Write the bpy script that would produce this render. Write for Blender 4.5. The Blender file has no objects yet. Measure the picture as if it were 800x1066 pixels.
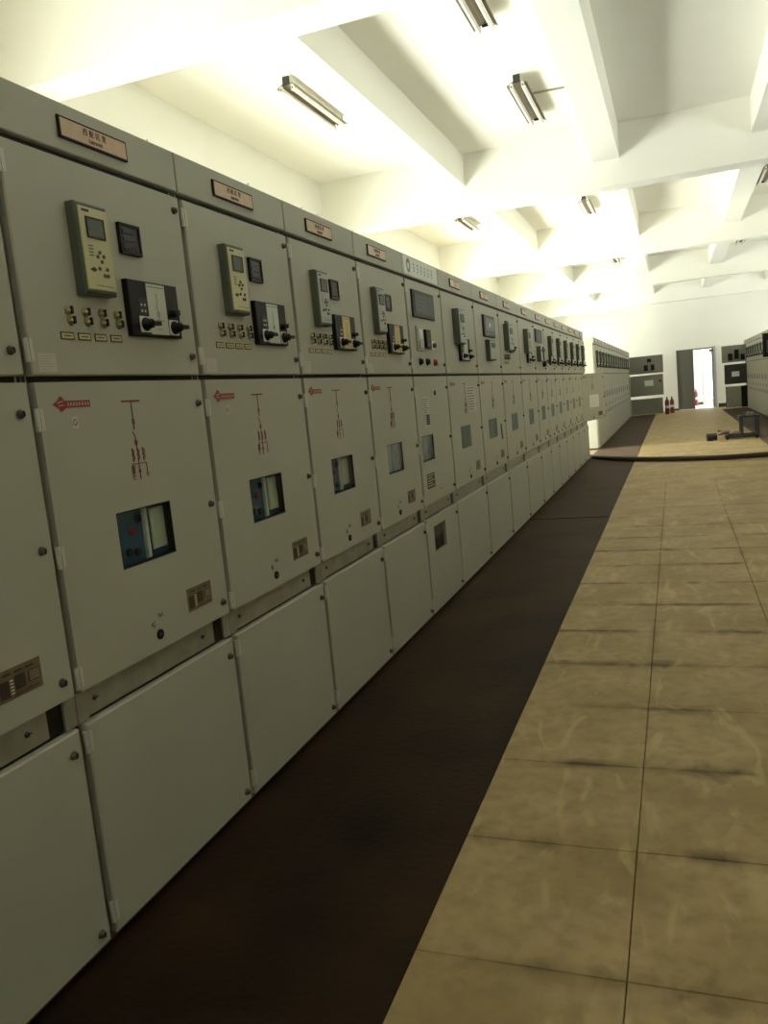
import bpy, math, random
from mathutils import Matrix, Vector

random.seed(7)
scene = bpy.context.scene
COL = scene.collection

# ------------------------------------------------------------------ camera
F_PX, YAW, PITCH, ROLL = 836.2818, .3575, -.1369, -.0963
CAM = Vector((1.5603, 0.0, 1.4349))
fwd = Vector((-math.sin(YAW) * math.cos(PITCH), math.cos(YAW) * math.cos(PITCH), math.sin(PITCH)))
rgt = Vector((math.cos(YAW), math.sin(YAW), 0))
upv = rgt.cross(fwd)
r2 = math.cos(ROLL) * rgt + math.sin(ROLL) * upv
u2 = -math.sin(ROLL) * rgt + math.cos(ROLL) * upv
cd = bpy.data.cameras.new('camera')
cam = bpy.data.objects.new('camera', cd)
COL.objects.link(cam)
cd.sensor_fit = 'VERTICAL'
cd.sensor_height = 24.0
cd.lens = F_PX / 1066.0 * 24.0
cd.clip_start = .05
cam.matrix_world = Matrix(((r2.x, u2.x, -fwd.x, CAM.x), (r2.y, u2.y, -fwd.y, CAM.y), (r2.z, u2.z, -fwd.z, CAM.z), (0, 0, 0, 1)))
scene.camera = cam

# ------------------------------------------------------------------ room measures (metres)
WL, WR, YB, YE = -3.0, 6.9, -3.2, 33.0          # left wall, right wall, back wall, end wall
ZC = 4.53                                       # ceiling
BEAMS = [-1.35, 4.8, 10.9, 17.0, 23.2, 29.4]    # cross beams (near faces)
# windows of the left wall: y from, y to, sill; the fourth is a glazed door facing the gap in the cabinets
WINS = [(-.6, 4.3, .9), (5.5, 10.4, .9), (11.6, 14.9, .9), (15.45, 16.75, .06), (17.7, 22.7, .9), (23.9, 28.9, .9), (30.0, 32.4, .9)]
WZ1 = 2.85

# ------------------------------------------------------------------ world, daylight, exposure
w = bpy.data.worlds.new('world'); scene.world = w; w.use_nodes = True
bg = w.node_tree.nodes['Background']
bg.inputs[0].default_value = (.93, .97, 1.0, 1); bg.inputs[1].default_value = 6.0
scene.view_settings.view_transform = 'Standard'
scene.view_settings.look = 'None'
scene.view_settings.gamma = 1.0
scene.view_settings.use_curve_mapping = False
scene.view_settings.exposure = 0.18

def daylight(name, loc, rot, sx, sy, power, col=(1, .965, .89)):
    l = bpy.data.lights.new(name, 'AREA'); l.shape = 'RECTANGLE'; l.size = sx; l.size_y = sy
    l.energy = power; l.color = col
    o = bpy.data.objects.new(name, l); COL.objects.link(o); o.location = loc; o.rotation_euler = rot
    return o
SKY_POWER, GROUND_POWER, RIGHT_SHARE = 30.0, 13.0, .34   # watt per square metre of window: sky light, and light thrown up by the sunlit ground
for (a, b, z0) in WINS:
    ar = (b - a) * (WZ1 - z0)
    daylight('window_daylight', (WL - .32, (a + b) / 2, (z0 + WZ1) / 2), (0, -math.pi / 2, 0), WZ1 - z0, b - a, SKY_POWER * ar * (1 if z0 > .5 else 4.5))
    if z0 > .5 and a > 0: daylight('window_daylight', (WR + .32, (a + b) / 2, (z0 + WZ1) / 2), (0, math.pi / 2, 0), WZ1 - z0, b - a, SKY_POWER * ar * RIGHT_SHARE)
    daylight('sunlit_ground_daylight', (WL - 1.25, (a + b) / 2, .75), (0, -math.radians(148), 0), 1.6, b - a, GROUND_POWER * ar * (1 if z0 > .5 else .6))
daylight('corridor_fill_light', (5.2, 35.2, 1.5), (0, math.pi / 2, 0), 1.9, 1.8, 130, (1, .98, .95))  # added lamp that brightens the corridor, its source is unseen

# ------------------------------------------------------------------ materials
MATS = {}
def mat(name, col, rough=.5, metal=0.0, spec=.5, noise=0.0, nscale=8.0, bump=0.0, bscale=60.0, col2=None, emit=0.0):
    m = bpy.data.materials.new(name); m.use_nodes = True
    nt = m.node_tree; p = nt.nodes['Principled BSDF']
    p.inputs['Base Color'].default_value = (*col, 1); p.inputs['Roughness'].default_value = rough
    p.inputs['Metallic'].default_value = metal; p.inputs['Specular IOR Level'].default_value = spec
    tc = nt.nodes.new('ShaderNodeTexCoord')
    if noise or col2:
        n = nt.nodes.new('ShaderNodeTexNoise'); n.inputs['Scale'].default_value = nscale; n.inputs['Detail'].default_value = 6
        geo = nt.nodes.new('ShaderNodeNewGeometry')
        nt.links.new(geo.outputs['Position'], n.inputs['Vector'])
        r = nt.nodes.new('ShaderNodeValToRGB')
        c2 = col2 or tuple(c * (1 - noise) for c in col)
        r.color_ramp.elements[0].position = .35; r.color_ramp.elements[1].position = .68
        r.color_ramp.elements[0].color = (*c2, 1); r.color_ramp.elements[1].color = (*col, 1)
        nt.links.new(n.outputs['Fac'], r.inputs['Fac']); nt.links.new(r.outputs['Color'], p.inputs['Base Color'])
    if bump:
        n2 = nt.nodes.new('ShaderNodeTexNoise'); n2.inputs['Scale'].default_value = bscale; n2.inputs['Detail'].default_value = 4
        geo2 = nt.nodes.new('ShaderNodeNewGeometry'); nt.links.new(geo2.outputs['Position'], n2.inputs['Vector'])
        b = nt.nodes.new('ShaderNodeBump'); b.inputs['Strength'].default_value = bump; b.inputs['Distance'].default_value = .01
        nt.links.new(n2.outputs['Fac'], b.inputs['Height']); nt.links.new(b.outputs['Normal'], p.inputs['Normal'])
    if emit:
        p.inputs['Emission Color'].default_value = (*col, 1); p.inputs['Emission Strength'].default_value = emit
    MATS[name] = m
    return m

mat('paint', (.445, .437, .352), .62, spec=.3, noise=.05, nscale=2.2, bump=.03, bscale=220)
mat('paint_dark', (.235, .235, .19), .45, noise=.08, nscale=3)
mat('galvanised', (.33, .32, .25), .5, .15, noise=.2, nscale=14)
mat('plinth_gap_shade', (.02, .018, .014), .7)  # plinth black, also the painted shade in the gaps round the doors
mat('black', (.012, .011, .009), .5, spec=.18)
mat('black_gloss', (.012, .012, .013), .3, spec=.25)
mat('grey_dark', (.045, .045, .04), .5, spec=.2)
mat('relay_case', (.085, .098, .07), .5, spec=.3)
mat('relay_yellow', (.50, .47, .24), .45)
mat('relay_grey', (.34, .355, .30), .45)
mat('lcd', (.12, .14, .11), .5, spec=.2)
mat('lcd_blue', (.022, .032, .036), .45, spec=.2)
mat('brass_plate', (.62, .43, .27), .4, noise=.12, nscale=25)
mat('brass_dark', (.19, .135, .07), .45, noise=.25, nscale=40)
mat('ink', (.05, .03, .02), .6)
mat('ink_grey', (.12, .12, .10), .6)
mat('white_plastic', (.72, .72, .68), .45)
mat('paper', (.74, .74, .68), .7)
mat('paper_green', (.60, .64, .54), .6)
mat('card_gold', (.58, .45, .17), .5)
mat('card_pale', (.52, .54, .44), .55)
mat('label_yellow', (.55, .47, .20), .5)
mat('terminal_brown', (.26, .25, .13), .45)
mat('red_print', (.28, .022, .02), .5)
mat('red_dark', (.20, .028, .02), .55)
mat('red_gloss', (.24, .02, .018), .35)
mat('extinguisher_red', (.17, .012, .010), .4)
mat('green_print', (.10, .24, .12), .5)
mat('breaker_blue', (.028, .115, .21), .4, noise=.25, nscale=9)
mat('teal_sky_reflection', (.075, .17, .18), .4, noise=.2, nscale=12)  # teal sky reflected in the glass, painted onto the truck front
mat('breaker_white', (.66, .70, .50), .4)
mat('screw', (.085, .08, .065), .45, .3, spec=.3)
mat('sticker', (.52, .50, .43), .6)
mat('rubber', (.032, .0165, .007), .65, spec=.08, bump=.25, bscale=40, col2=(.007, .004, .0015), nscale=1.6)
pr_ = MATS['rubber'].node_tree.nodes['Principled BSDF']      # dusty rubber: brownish sheen at low angles
pr_.inputs['Sheen Weight'].default_value = .14; pr_.inputs['Sheen Roughness'].default_value = .35; pr_.inputs['Sheen Tint'].default_value = (.85, .58, .40, 1)
mat('hose', (.03, .018, .013), .6, bump=.3, bscale=60)
mat('wall_white', (.82, .80, .715), .85, noise=.03, nscale=1.2, bump=.04, bscale=30)
mat('ceil_white', (.86, .84, .745), .9, noise=.025, nscale=.9, bump=.03, bscale=20)
mat('base_dark', (.03, .026, .022), .5)
mat('steel_dark', (.022, .022, .022), .5, spec=.25)
mat('door_grey', (.13, .125, .105), .5, noise=.1, nscale=3)
mat('hinge_metal', (.55, .54, .47), .45, .2)
mat('pane_teal', (.085, .125, .105), .45, spec=.2)
mat('pane_far', (.16, .18, .14), .5, spec=.2)
mat('alu', (.45, .46, .46), .4, .4)
mat('lamp_white', (.70, .69, .62), .4)
mat('lamp_tube', (.80, .78, .70), .3)
mat('lamp_brown', (.30, .25, .17), .5)
mat('cable_pink', (.20, .12, .095), .7)
mat('plaster_debris', (.72, .70, .64), .9)
mat('corridor_floor', (.75, .73, .70), .35)

g = bpy.data.materials.new('glass'); g.use_nodes = True
nt = g.node_tree; nt.nodes.clear()
o_ = nt.nodes.new('ShaderNodeOutputMaterial'); mx = nt.nodes.new('ShaderNodeMixShader'); tr = nt.nodes.new('ShaderNodeBsdfTransparent'); gl = nt.nodes.new('ShaderNodeBsdfGlossy')
lw = nt.nodes.new('ShaderNodeLayerWeight'); lw.inputs[0].default_value = .5      # facing: the same from both sides of the pane
pw = nt.nodes.new('ShaderNodeMath'); pw.operation = 'POWER'; pw.inputs[1].default_value = 5.0; nt.links.new(lw.outputs['Facing'], pw.inputs[0])
fr = nt.nodes.new('ShaderNodeMath'); fr.operation = 'MULTIPLY_ADD'; fr.inputs[1].default_value = .5; fr.inputs[2].default_value = .02; nt.links.new(pw.outputs[0], fr.inputs[0])
gl.inputs['Roughness'].default_value = .04; tr.inputs[0].default_value = (.93, .96, .95, 1)
nt.links.new(fr.outputs[0], mx.inputs[0]); nt.links.new(tr.outputs[0], mx.inputs[1]); nt.links.new(gl.outputs[0], mx.inputs[2]); nt.links.new(mx.outputs[0], o_.inputs[0])
MATS['glass'] = g

def concrete(name, joints):
    """worn beige screed: blotches, pale drag marks, dirt gathered along the slab joints"""
    m = bpy.data.materials.new(name); m.use_nodes = True; nt = m.node_tree; N = nt.nodes; Lk = nt.links
    p = N['Principled BSDF']; geo = N.new('ShaderNodeNewGeometry'); sep = N.new('ShaderNodeSeparateXYZ'); Lk.new(geo.outputs['Position'], sep.inputs[0])
    def noise(scale, detail=5, sx=1, sy=1, dist=0.0):
        mp = N.new('ShaderNodeMapping'); mp.inputs['Scale'].default_value = (sx, sy, 1); Lk.new(geo.outputs['Position'], mp.inputs['Vector'])
        n = N.new('ShaderNodeTexNoise'); n.inputs['Scale'].default_value = scale; n.inputs['Detail'].default_value = detail; n.inputs['Distortion'].default_value = dist
        Lk.new(mp.outputs[0], n.inputs['Vector']); return n.outputs['Fac']
    def ramp(fac, a, b, ca, cb):
        r = N.new('ShaderNodeValToRGB'); r.color_ramp.elements[0].position = a; r.color_ramp.elements[1].position = b
        r.color_ramp.elements[0].color = (*ca, 1); r.color_ramp.elements[1].color = (*cb, 1); Lk.new(fac, r.inputs[0]); return r.outputs[0]
    def mix(f, a, b, mode='MIX'):
        x = N.new('ShaderNodeMix'); x.data_type = 'RGBA'; x.blend_type = mode
        if isinstance(f, float): x.inputs[0].default_value = f
        else: Lk.new(f, x.inputs[0])
        for k, v in ((6, a), (7, b)):
            if isinstance(v, tuple): x.inputs[k].default_value = (*v, 1)
            else: Lk.new(v, x.inputs[k])
        return x.outputs[2]
    def mth(op, a, b=None, c=None):
        x = N.new('ShaderNodeMath'); x.operation = op
        for k, v in enumerate((a, b, c)):
            if v is None: continue
            if isinstance(v, (int, float)): x.inputs[k].default_value = v
            else: Lk.new(v, x.inputs[k])
        return x.outputs[0]
    base = ramp(noise(2.4, 7), .36, .66, (.300, .213, .090), (.42, .31, .150))
    base = mix(ramp(noise(16, 6), .42, .70, (0, 0, 0), (.6, .6, .6)), base, (.24, .17, .072))
    marks = ramp(noise(2.6, 3, 2.6, .8, 1.6), .58, .68, (0, 0, 0), (.6, .6, .6))
    base = mix(marks, base, (.46, .37, .175))
    if joints:
        fy = mth('PINGPONG', mth('ADD', sep.outputs['Y'], -1.81 + .565 * 20), .2825)
        ny = ramp(noise(3.0, 6, 1.0, .35), .46, .60, (0, 0, 0), (1, 1, 1))
        ly = mth('MULTIPLY', mth('SUBTRACT', 1.0, mth('SMOOTH_MIN', mth('DIVIDE', mth('ADD', fy, mth('MULTIPLY', mth('SUBTRACT', noise(9, 6), .5), .06)), .055), 1.0, .2)), ny)
        wide = mth('MULTIPLY', mth('SUBTRACT', 1.0, mth('MINIMUM', mth('DIVIDE', mth('ADD', fy, mth('MULTIPLY', mth('SUBTRACT', noise(7, 8, 1, 1, 1.2), .42), .30)), .085), 1.0)), ramp(noise(2.3, 7, 1, .5), .47, .57, (0, 0, 0), (.8, .8, .8)))
        ly = mth('MAXIMUM', ly, wide)
        fx = mth('PINGPONG', mth('ADD', sep.outputs['X'], -1.39 + .6 * 20), .3)
        lx = mth('MULTIPLY', mth('SUBTRACT', 1.0, mth('MINIMUM', mth('DIVIDE', fx, .035), 1.0)), ramp(noise(3.1, 4, 1, .4), .45, .65, (0, 0, 0), (.7, .7, .7)))
        fade = N.new('ShaderNodeMapRange'); Lk.new(sep.outputs['Y'], fade.inputs[0]); fade.inputs[1].default_value = 7.5; fade.inputs[2].default_value = 11.0; fade.inputs[3].default_value = .92; fade.inputs[4].default_value = 0.0   # the stained stretch ends past the slabs
        d = mth('MULTIPLY', mth('MAXIMUM', ly, lx), fade.outputs[0])
        cl = N.new('ShaderNodeClamp'); Lk.new(d, cl.inputs[0])
        base = mix(cl.outputs[0], base, (.115, .078, .033))
    Lk.new(base, p.inputs['Base Color'])
    rr = N.new('ShaderNodeMapRange'); Lk.new(noise(5, 4), rr.inputs[0]); rr.inputs[3].default_value = .58; rr.inputs[4].default_value = .75; Lk.new(rr.outputs[0], p.inputs['Roughness'])
    p.inputs['Specular IOR Level'].default_value = .25
    b = N.new('ShaderNodeBump'); b.inputs['Strength'].default_value = .12; b.inputs['Distance'].default_value = .01; Lk.new(noise(22, 6), b.inputs['Height']); Lk.new(b.outputs[0], p.inputs['Normal'])
    MATS[name] = m
concrete('screed', True)
mat('joint', (.13, .09, .04), .8)

# ------------------------------------------------------------------ mesh builder
class MB:
    def __init__(s): s.v = []; s.f = []; s.mi = []; s.sm = []; s.mats = []
    def m(s, name):
        if name not in s.mats: s.mats.append(name)
        return s.mats.index(name)
    def add(s, vs, fs, mt, smooth=False):
        k = len(s.v); i = s.m(mt); s.v += [tuple(x) for x in vs]
        for f in fs: s.f.append(tuple(k + j for j in f)); s.mi.append(i); s.sm.append(smooth)
        return s
    def box(s, x0, x1, y0, y1, z0, z1, mt):
        return s.add([(x0, y0, z0), (x1, y0, z0), (x1, y1, z0), (x0, y1, z0), (x0, y0, z1), (x1, y0, z1), (x1, y1, z1), (x0, y1, z1)],
                     [(0, 3, 2, 1), (4, 5, 6, 7), (0, 1, 5, 4), (1, 2, 6, 5), (2, 3, 7, 6), (3, 0, 4, 7)], mt)
    def plate(s, x0, x1, y0, y1, z0, z1, mt, c=.004):
        """panel facing +x with chamfered front edges"""
        a = [(x0, y0, z0), (x0, y1, z0), (x0, y1, z1), (x0, y0, z1)]
        b = [(x1 - c, y0, z0), (x1 - c, y1, z0), (x1 - c, y1, z1), (x1 - c, y0, z1)]
        d = [(x1, y0 + c, z0 + c), (x1, y1 - c, z0 + c), (x1, y1 - c, z1 - c), (x1, y0 + c, z1 - c)]
        fs = [(3, 2, 1, 0), (8, 9, 10, 11)]
        for k in range(4):
            n = (k + 1) % 4
            fs += [(k, n, 4 + n, 4 + k), (4 + k, 4 + n, 8 + n, 8 + k)]
        return s.add(a + b + d, fs, mt)
    def frame(s, x0, x1, o, h, mt):
        """panel o=(y0,y1,z0,z1) with a rectangular hole h"""
        s.box(x0, x1, o[0], h[0], o[2], o[3], mt); s.box(x0, x1, h[1], o[1], o[2], o[3], mt)
        s.box(x0, x1, h[0], h[1], o[2], h[2], mt); return s.box(x0, x1, h[0], h[1], h[3], o[3], mt)
    def cyl(s, p0, p1, r, mt, n=10, r1=None, smooth=True):
        p0, p1 = Vector(p0), Vector(p1); d = (p1 - p0).normalized(); a = d.orthogonal().normalized(); b = d.cross(a); r1 = r if r1 is None else r1
        vs = [p0 + r * (math.cos(t) * a + math.sin(t) * b) for t in [2 * math.pi * i / n for i in range(n)]]
        vs += [p1 + r1 * (math.cos(t) * a + math.sin(t) * b) for t in [2 * math.pi * i / n for i in range(n)]]
        s.add(vs, [(i, (i + 1) % n, n + (i + 1) % n, n + i) for i in range(n)], mt, smooth)
        return s.add(vs, [tuple(range(n - 1, -1, -1)), tuple(range(n, 2 * n))], mt)
    def lathe(s, prof, mt, n=12, o=(0, 0, 0), ax='z'):
        vs = []
        for r, h in prof:
            for i in range(n):
                t = 2 * math.pi * i / n; q = (r * math.cos(t), r * math.sin(t), h)
                if ax == 'x': q = (h, r * math.cos(t), r * math.sin(t))
                vs.append((q[0] + o[0], q[1] + o[1], q[2] + o[2]))
        fs = [(k * n + i, k * n + (i + 1) % n, (k + 1) * n + (i + 1) % n, (k + 1) * n + i) for k in range(len(prof) - 1) for i in range(n)]
        s.add(vs, fs, mt, True)
        k = len(prof) - 1
        return s.add(vs, [tuple(range(n - 1, -1, -1)), tuple(range(k * n, k * n + n))], mt)
    def tube(s, pts, r, mt, n=8):
        pts = [Vector(p) for p in pts]; vs = []
        for i, p in enumerate(pts):
            d = (pts[min(i + 1, len(pts) - 1)] - pts[max(i - 1, 0)]).normalized()
            a = d.cross(Vector((0, 0, 1))); a = a.normalized() if a.length > 1e-4 else Vector((1, 0, 0)); b = d.cross(a)
            vs += [p + r * (math.cos(t) * a + math.sin(t) * b) for t in [2 * math.pi * j / n for j in range(n)]]
        fs = [(k * n + i, k * n + (i + 1) % n, (k + 1) * n + (i + 1) % n, (k + 1) * n + i) for k in range(len(pts) - 1) for i in range(n)]
        fs += [tuple(range(n)), tuple(range(len(pts) * n - 1, len(pts) * n - n - 1, -1))]
        return s.add(vs, fs, mt, True)
    def stroke(s, x, p, q, t, mt, th=.0012):
        """printed line of width t from p to q, both (y,z), lying on the surface x"""
        d = Vector((q[0] - p[0], q[1] - p[1])); L = d.length or 1e-6; nrm = Vector((-d.y, d.x)) / L * t / 2
        c = [(p[0] + nrm.x, p[1] + nrm.y), (q[0] + nrm.x, q[1] + nrm.y), (q[0] - nrm.x, q[1] - nrm.y), (p[0] - nrm.x, p[1] - nrm.y)]
        vs = [(x, a, b) for a, b in c] + [(x + th, a, b) for a, b in c]
        return s.add(vs, [(3, 2, 1, 0), (4, 5, 6, 7), (0, 1, 5, 4), (1, 2, 6, 5), (2, 3, 7, 6), (3, 0, 4, 7)], mt)
    def mesh(s, name):
        me = bpy.data.meshes.new(name); me.from_pydata(s.v, [], s.f)
        for k in s.mats: me.materials.append(MATS[k])
        me.polygons.foreach_set('material_index', s.mi); me.polygons.foreach_set('use_smooth', s.sm); me.update()
        import bmesh
        bm = bmesh.new(); bm.from_mesh(me); bmesh.ops.recalc_face_normals(bm, faces=bm.faces); bm.to_mesh(me); bm.free()
        return me

CACHE = {}
def obj(name, mb, parent=None, loc=(0, 0, 0), rot=(0, 0, 0), key=None, label=None):
    """one mesh object; mb is an MB, or a function making one, shared under key"""
    if key is not None:
        if key not in CACHE: CACHE[key] = (mb() if callable(mb) else mb).mesh(name)
        me = CACHE[key]
    else:
        me = (mb() if callable(mb) else mb).mesh(name)
    o = bpy.data.objects.new(name, me); COL.objects.link(o); o.location = loc; o.rotation_euler = rot
    if parent: o.parent = parent
    if label: o['label'] = label
    return o
def tag(o, label, cat, group=None):
    o['label'] = label; o['category'] = cat
    if group: o['group'] = group
    return o
def thing(name, label, cat, loc=(0, 0, 0), rz=0, group=None):
    o = bpy.data.objects.new(name, None); COL.objects.link(o); o.empty_display_size = .1
    o.location = loc; o.rotation_euler = (0, 0, rz); return tag(o, label, cat, group)
def struct(name, mb, label=None):
    o = obj(name, mb); o['kind'] = 'structure'
    if label: o['label'] = label
    return o
def text_mesh(txt, size, mt):
    c = bpy.data.curves.new('t', 'FONT'); c.body = txt; c.size = size; c.align_x = 'CENTER'; c.align_y = 'CENTER'; c.extrude = .0006; c.resolution_u = 2
    t = bpy.data.objects.new('t', c); COL.objects.link(t); dg = bpy.context.evaluated_depsgraph_get()
    me = bpy.data.meshes.new_from_object(t.evaluated_get(dg)); bpy.data.objects.remove(t); bpy.data.curves.remove(c)
    me.materials.clear(); me.materials.append(MATS[mt])
    me.transform(Matrix(((0, 0, 1, 0), (1, 0, 0, 0), (0, 1, 0, 0), (0, 0, 0, 1))))     # text plane -> facing +x
    return me
def text(name, txt, size, mt, parent, loc):
    k = ('text', txt, size, mt)
    if k not in CACHE: CACHE[k] = text_mesh(txt, size, mt)
    o = bpy.data.objects.new(name, CACHE[k]); COL.objects.link(o); o.parent = parent; o.location = loc
    return o

# ------------------------------------------------------------------ structure: floor with slabs
JX, JY = .60, .565
SX0, SX1, SY0, SY1 = 1.39 - .6, 1.39 + .6 * 3, 1.81 - JY * 5, 1.81 + JY * 17
fl = MB()
fl.box(WL, WR, YB, YE, -.25, -.02, 'joint')
for (a, b, c, d) in ((WL, SX0, YB, YE), (SX1, WR, YB, YE), (SX0, SX1, YB, SY0), (SX0, SX1, SY1, YE)):
    fl.box(a, b, c, d, -.02, 0, 'screed')
floor = struct('floor', fl, 'worn beige screed floor of the switch room')
rs = random.Random(3)
for i in range(4):
    for j in range(22):
        x0, y0 = SX0 + i * JX, SY0 + j * JY
        def sl():
            m = MB(); h = .0013; c = .002
            a = [(h, h, -.02), (JX - h, h, -.02), (JX - h, JY - h, -.02), (h, JY - h, -.02)]
            b = [(p[0], p[1], -c) for p in a]; t = [(h + c, h + c, 0), (JX - h - c, h + c, 0), (JX - h - c, JY - h - c, 0), (h + c, JY - h - c, 0)]
            fs = [(8, 9, 10, 11)]
            for k in range(4):
                n = (k + 1) % 4; fs += [(k, n, 4 + n, 4 + k), (4 + k, 4 + n, 8 + n, 8 + k)]
            return m.add(a + b + t, fs, 'screed')
        obj('floor_slab', sl, floor, (x0, y0, rs.uniform(-.0012, .0006)), key='slab')

# walls -------------------------------------------------------------
T = .24
wl = MB()
ys = [YB - T] + [v for ab in WINS for v in ab[:2]] + [YE]
wl.box(WL - T, WL, YB - T, YE + T, WZ1, ZC, 'wall_white')
for k in range(0, len(ys), 2): wl.box(WL - T, WL, ys[k], ys[k + 1], -.02, WZ1, 'wall_white')
for (a, b, z0) in WINS: wl.box(WL - T, WL, a, b, -.02, z0, 'wall_white')
for y in BEAMS: wl.box(WL, WL + .12, y - .05, y + .37, 0, ZC - .72, 'wall_white')
struct('wall_left', wl)
wr = MB(); RWINS = [q_ for q_ in WINS if q_[2] > .5 and q_[0] > 0]
ys = [YB - T] + [v for ab in RWINS for v in ab[:2]] + [YE + T]
wr.box(WR, WR + T, YB - T, YE + T, WZ1, ZC, 'wall_white')
for k in range(0, len(ys), 2): wr.box(WR, WR + T, ys[k], ys[k + 1], -.02, WZ1, 'wall_white')
for (a, b, z0) in RWINS: wr.box(WR, WR + T, a, b, -.02, z0, 'wall_white')
struct('wall_right', wr)
struct('wall_back', MB().box(WL, WR, YB - T, YB, -.02, ZC, 'wall_white'))
DX0, DX1, DZ = 1.64, 3.0, 2.255
struct('wall_end', MB().frame(YE, YE + T, (0, 0, 0, 0), (0, 0, 0, 0), 'wall_white') if False else
       MB().box(WL, DX0, YE, YE + T, -.02, ZC, 'wall_white').box(DX1, WR, YE, YE + T, -.02, ZC, 'wall_white').box(DX0, DX1, YE, YE + T, DZ, ZC, 'wall_white'))
struct('baseboard_end', MB().box(1.30, DX0, YE - .02, YE, 0, .07, 'base_dark').box(DX1 + .06, 4.4, YE - .02, YE, 0, .14, 'base_dark'))
cl = MB().box(WL - T, WR + T, YB - T, YE + T, ZC, ZC + .2, 'ceil_white')
ceiling = struct('ceiling', cl)
for y in BEAMS:
    obj('cross_beam', MB().box(WL, WR, y, y + .32, ZC - .72, ZC, 'ceil_white'), ceiling)
segs = [YB] + [v for y in BEAMS for v in (y, y + .32)] + [YE]
for x in (-1.24, .72, 2.52, 4.42):
    for k in range(0, len(segs), 2):
        obj('ceiling_joist', MB().box(x, x + .31, segs[k], segs[k + 1], ZC - .41, ZC, 'ceil_white'), ceiling)
# windows of both long walls, behind the cabinets
wk = 0
for side, wins in ((WL - .14, WINS), (WR + .08, RWINS)):
    for (a, b, WZ0) in wins:
        m = MB(); n = 4 if b - a > 3 else 2; x0, x1 = side, side + .06; wk += 1
        m.frame(x0, x1, (a, b, WZ0, WZ1), (a + .06, b - .06, WZ0 + .06, WZ1 - .06), 'alu')
        for i in range(1, n): yy = a + (b - a) * i / n; m.box(x0, x1, yy - .025, yy + .025, WZ0 + .06, WZ1 - .06, 'alu')
        m.box(x0, x1, a + .06, b - .06, 2.12, 2.17, 'alu')
        wn = struct('window_%d' % wk, m)
        for i in range(n):
            obj('pane', MB().box(x0 + .027, x0 + .033, a + (b - a) * i / n + .03, a + (b - a) * (i + 1) / n - .03, WZ0 + .05, WZ1 - .05, 'glass'), wn)

# ------------------------------------------------------------------ switchgear cabinets
def door_mesh(wd, z0, z1, hole=None, mt='paint'):
    def f():
        m = MB()
        if hole: m.frame(.004, .03, (0, wd, z0, z1), hole, mt)
        else: m.plate(.004, .03, 0, wd, z0, z1, mt)
        return m
    return f
def knob():
    m = MB(); m.lathe([(.012, 0), (.012, .003), (.009, .006), (.009, .011), (.006, .013)], 'screw', 10, ax='x'); m.box(.0125, .0145, -.0015, .0015, -.007, .007, 'black'); return m
def hinge():
    m = MB(); m.cyl((.012, 0, -.03), (.012, 0, .03), .008, 'hinge_metal', 8); m.box(.018, .0195, .006, .018, -.028, .028, 'hinge_metal'); return m
def screw():
    m = MB(); m.lathe([(.008, 0), (.008, .003), (.005, .005)], 'screw', 8, ax='x'); m.box(.0045, .0055, -.012, .012, -.0015, .0015, 'black'); return m
def logo():
    """red arrow-headed emblem with a lettered ribbon"""
    m = MB(); x = .0305
    pts = [(0, .0), (.022, .012), (.030, .022), (.040, .018), (.044, .010), (.052, .008), (.052, -.010), (.042, -.013), (.030, -.020), (.022, -.010)]
    m.add([(x, a, b) for a, b in pts] + [(x + .001, a, b) for a, b in pts], [tuple(range(10)), tuple(range(19, 9, -1))] + [(i, (i + 1) % 10, 10 + (i + 1) % 10, 10 + i) for i in range(10)], 'red_print')
    m.box(x, x + .001, .05, .145, -.010, .009, 'red_print')
    for k in range(8):
        c = .058 + k * .0112
        m.stroke(x + .001, (c - .003, -.005), (c, .005), .0016, 'sticker', .0004); m.stroke(x + .001, (c, .005), (c + .003, -.005), .0016, 'sticker', .0004)
    m.stroke(x + .001, (.018, .004), (.040, .008), .002, 'sticker', .0004); m.stroke(x + .001, (.020, -.004), (.042, -.002), .002, 'sticker', .0004)
    return m
def diagram():
    """single-line diagram: busbar, withdrawable breaker, transformers, earthing branch"""
    m = MB(); x = .0305; R = 'red_dark'
    S = lambda p, q, t=.0026: m.stroke(x, p, q, t, R)
    S((-.043, 0), (.043, 0), .0048)
    S((0, 0), (0, -.052)); S((-.007, -.060), (0, -.052)); S((.007, -.060), (0, -.052)); S((-.006, -.067), (0, -.060)); S((.006, -.067), (0, -.060))
    S((0, -.062), (0, -.085), .004); S((-.010, -.092), (.002, -.110)); S((0, -.112), (0, -.128), .004)
    S((-.007, -.120), (0, -.128)); S((.007, -.120), (0, -.128)); S((-.006, -.126), (0, -.134)); S((.006, -.126), (0, -.134))
    S((0, -.128), (0, -.235))
    for u in (-.024, .0, .026):
        for z in (-.152, -.168):
            for t in range(-2, 3):
                a0, a1 = t * math.pi / 4 - .4, (t + 1) * math.pi / 4 - .4
                S((u + .008 * math.cos(a0), z + .008 * math.sin(a0)), (u + .008 * math.cos(a1), z + .008 * math.sin(a1)), .0032)
        S((u, -.140), (u, -.182), .0026)
    S((-.03, -.188), (.036, -.188)); S((-.03, -.188), (-.03, -.222)); S((.036, -.188), (.036, -.220)); S((.028, -.222), (.046, -.222)); S((.032, -.228), (.042, -.228))
    S((-.036, -.194), (-.024, -.194)); S((-.036, -.194), (-.036, -.215)); S((-.024, -.194), (-.024, -.215)); S((-.036, -.215), (-.024, -.215))
    S((-.040, -.224), (-.020, -.224)); S((-.036, -.232), (-.024, -.232)); S((-.006, -.212), (.006, -.212), .004); S((0, -.205), (0, -.215), .006)
    return m
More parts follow.
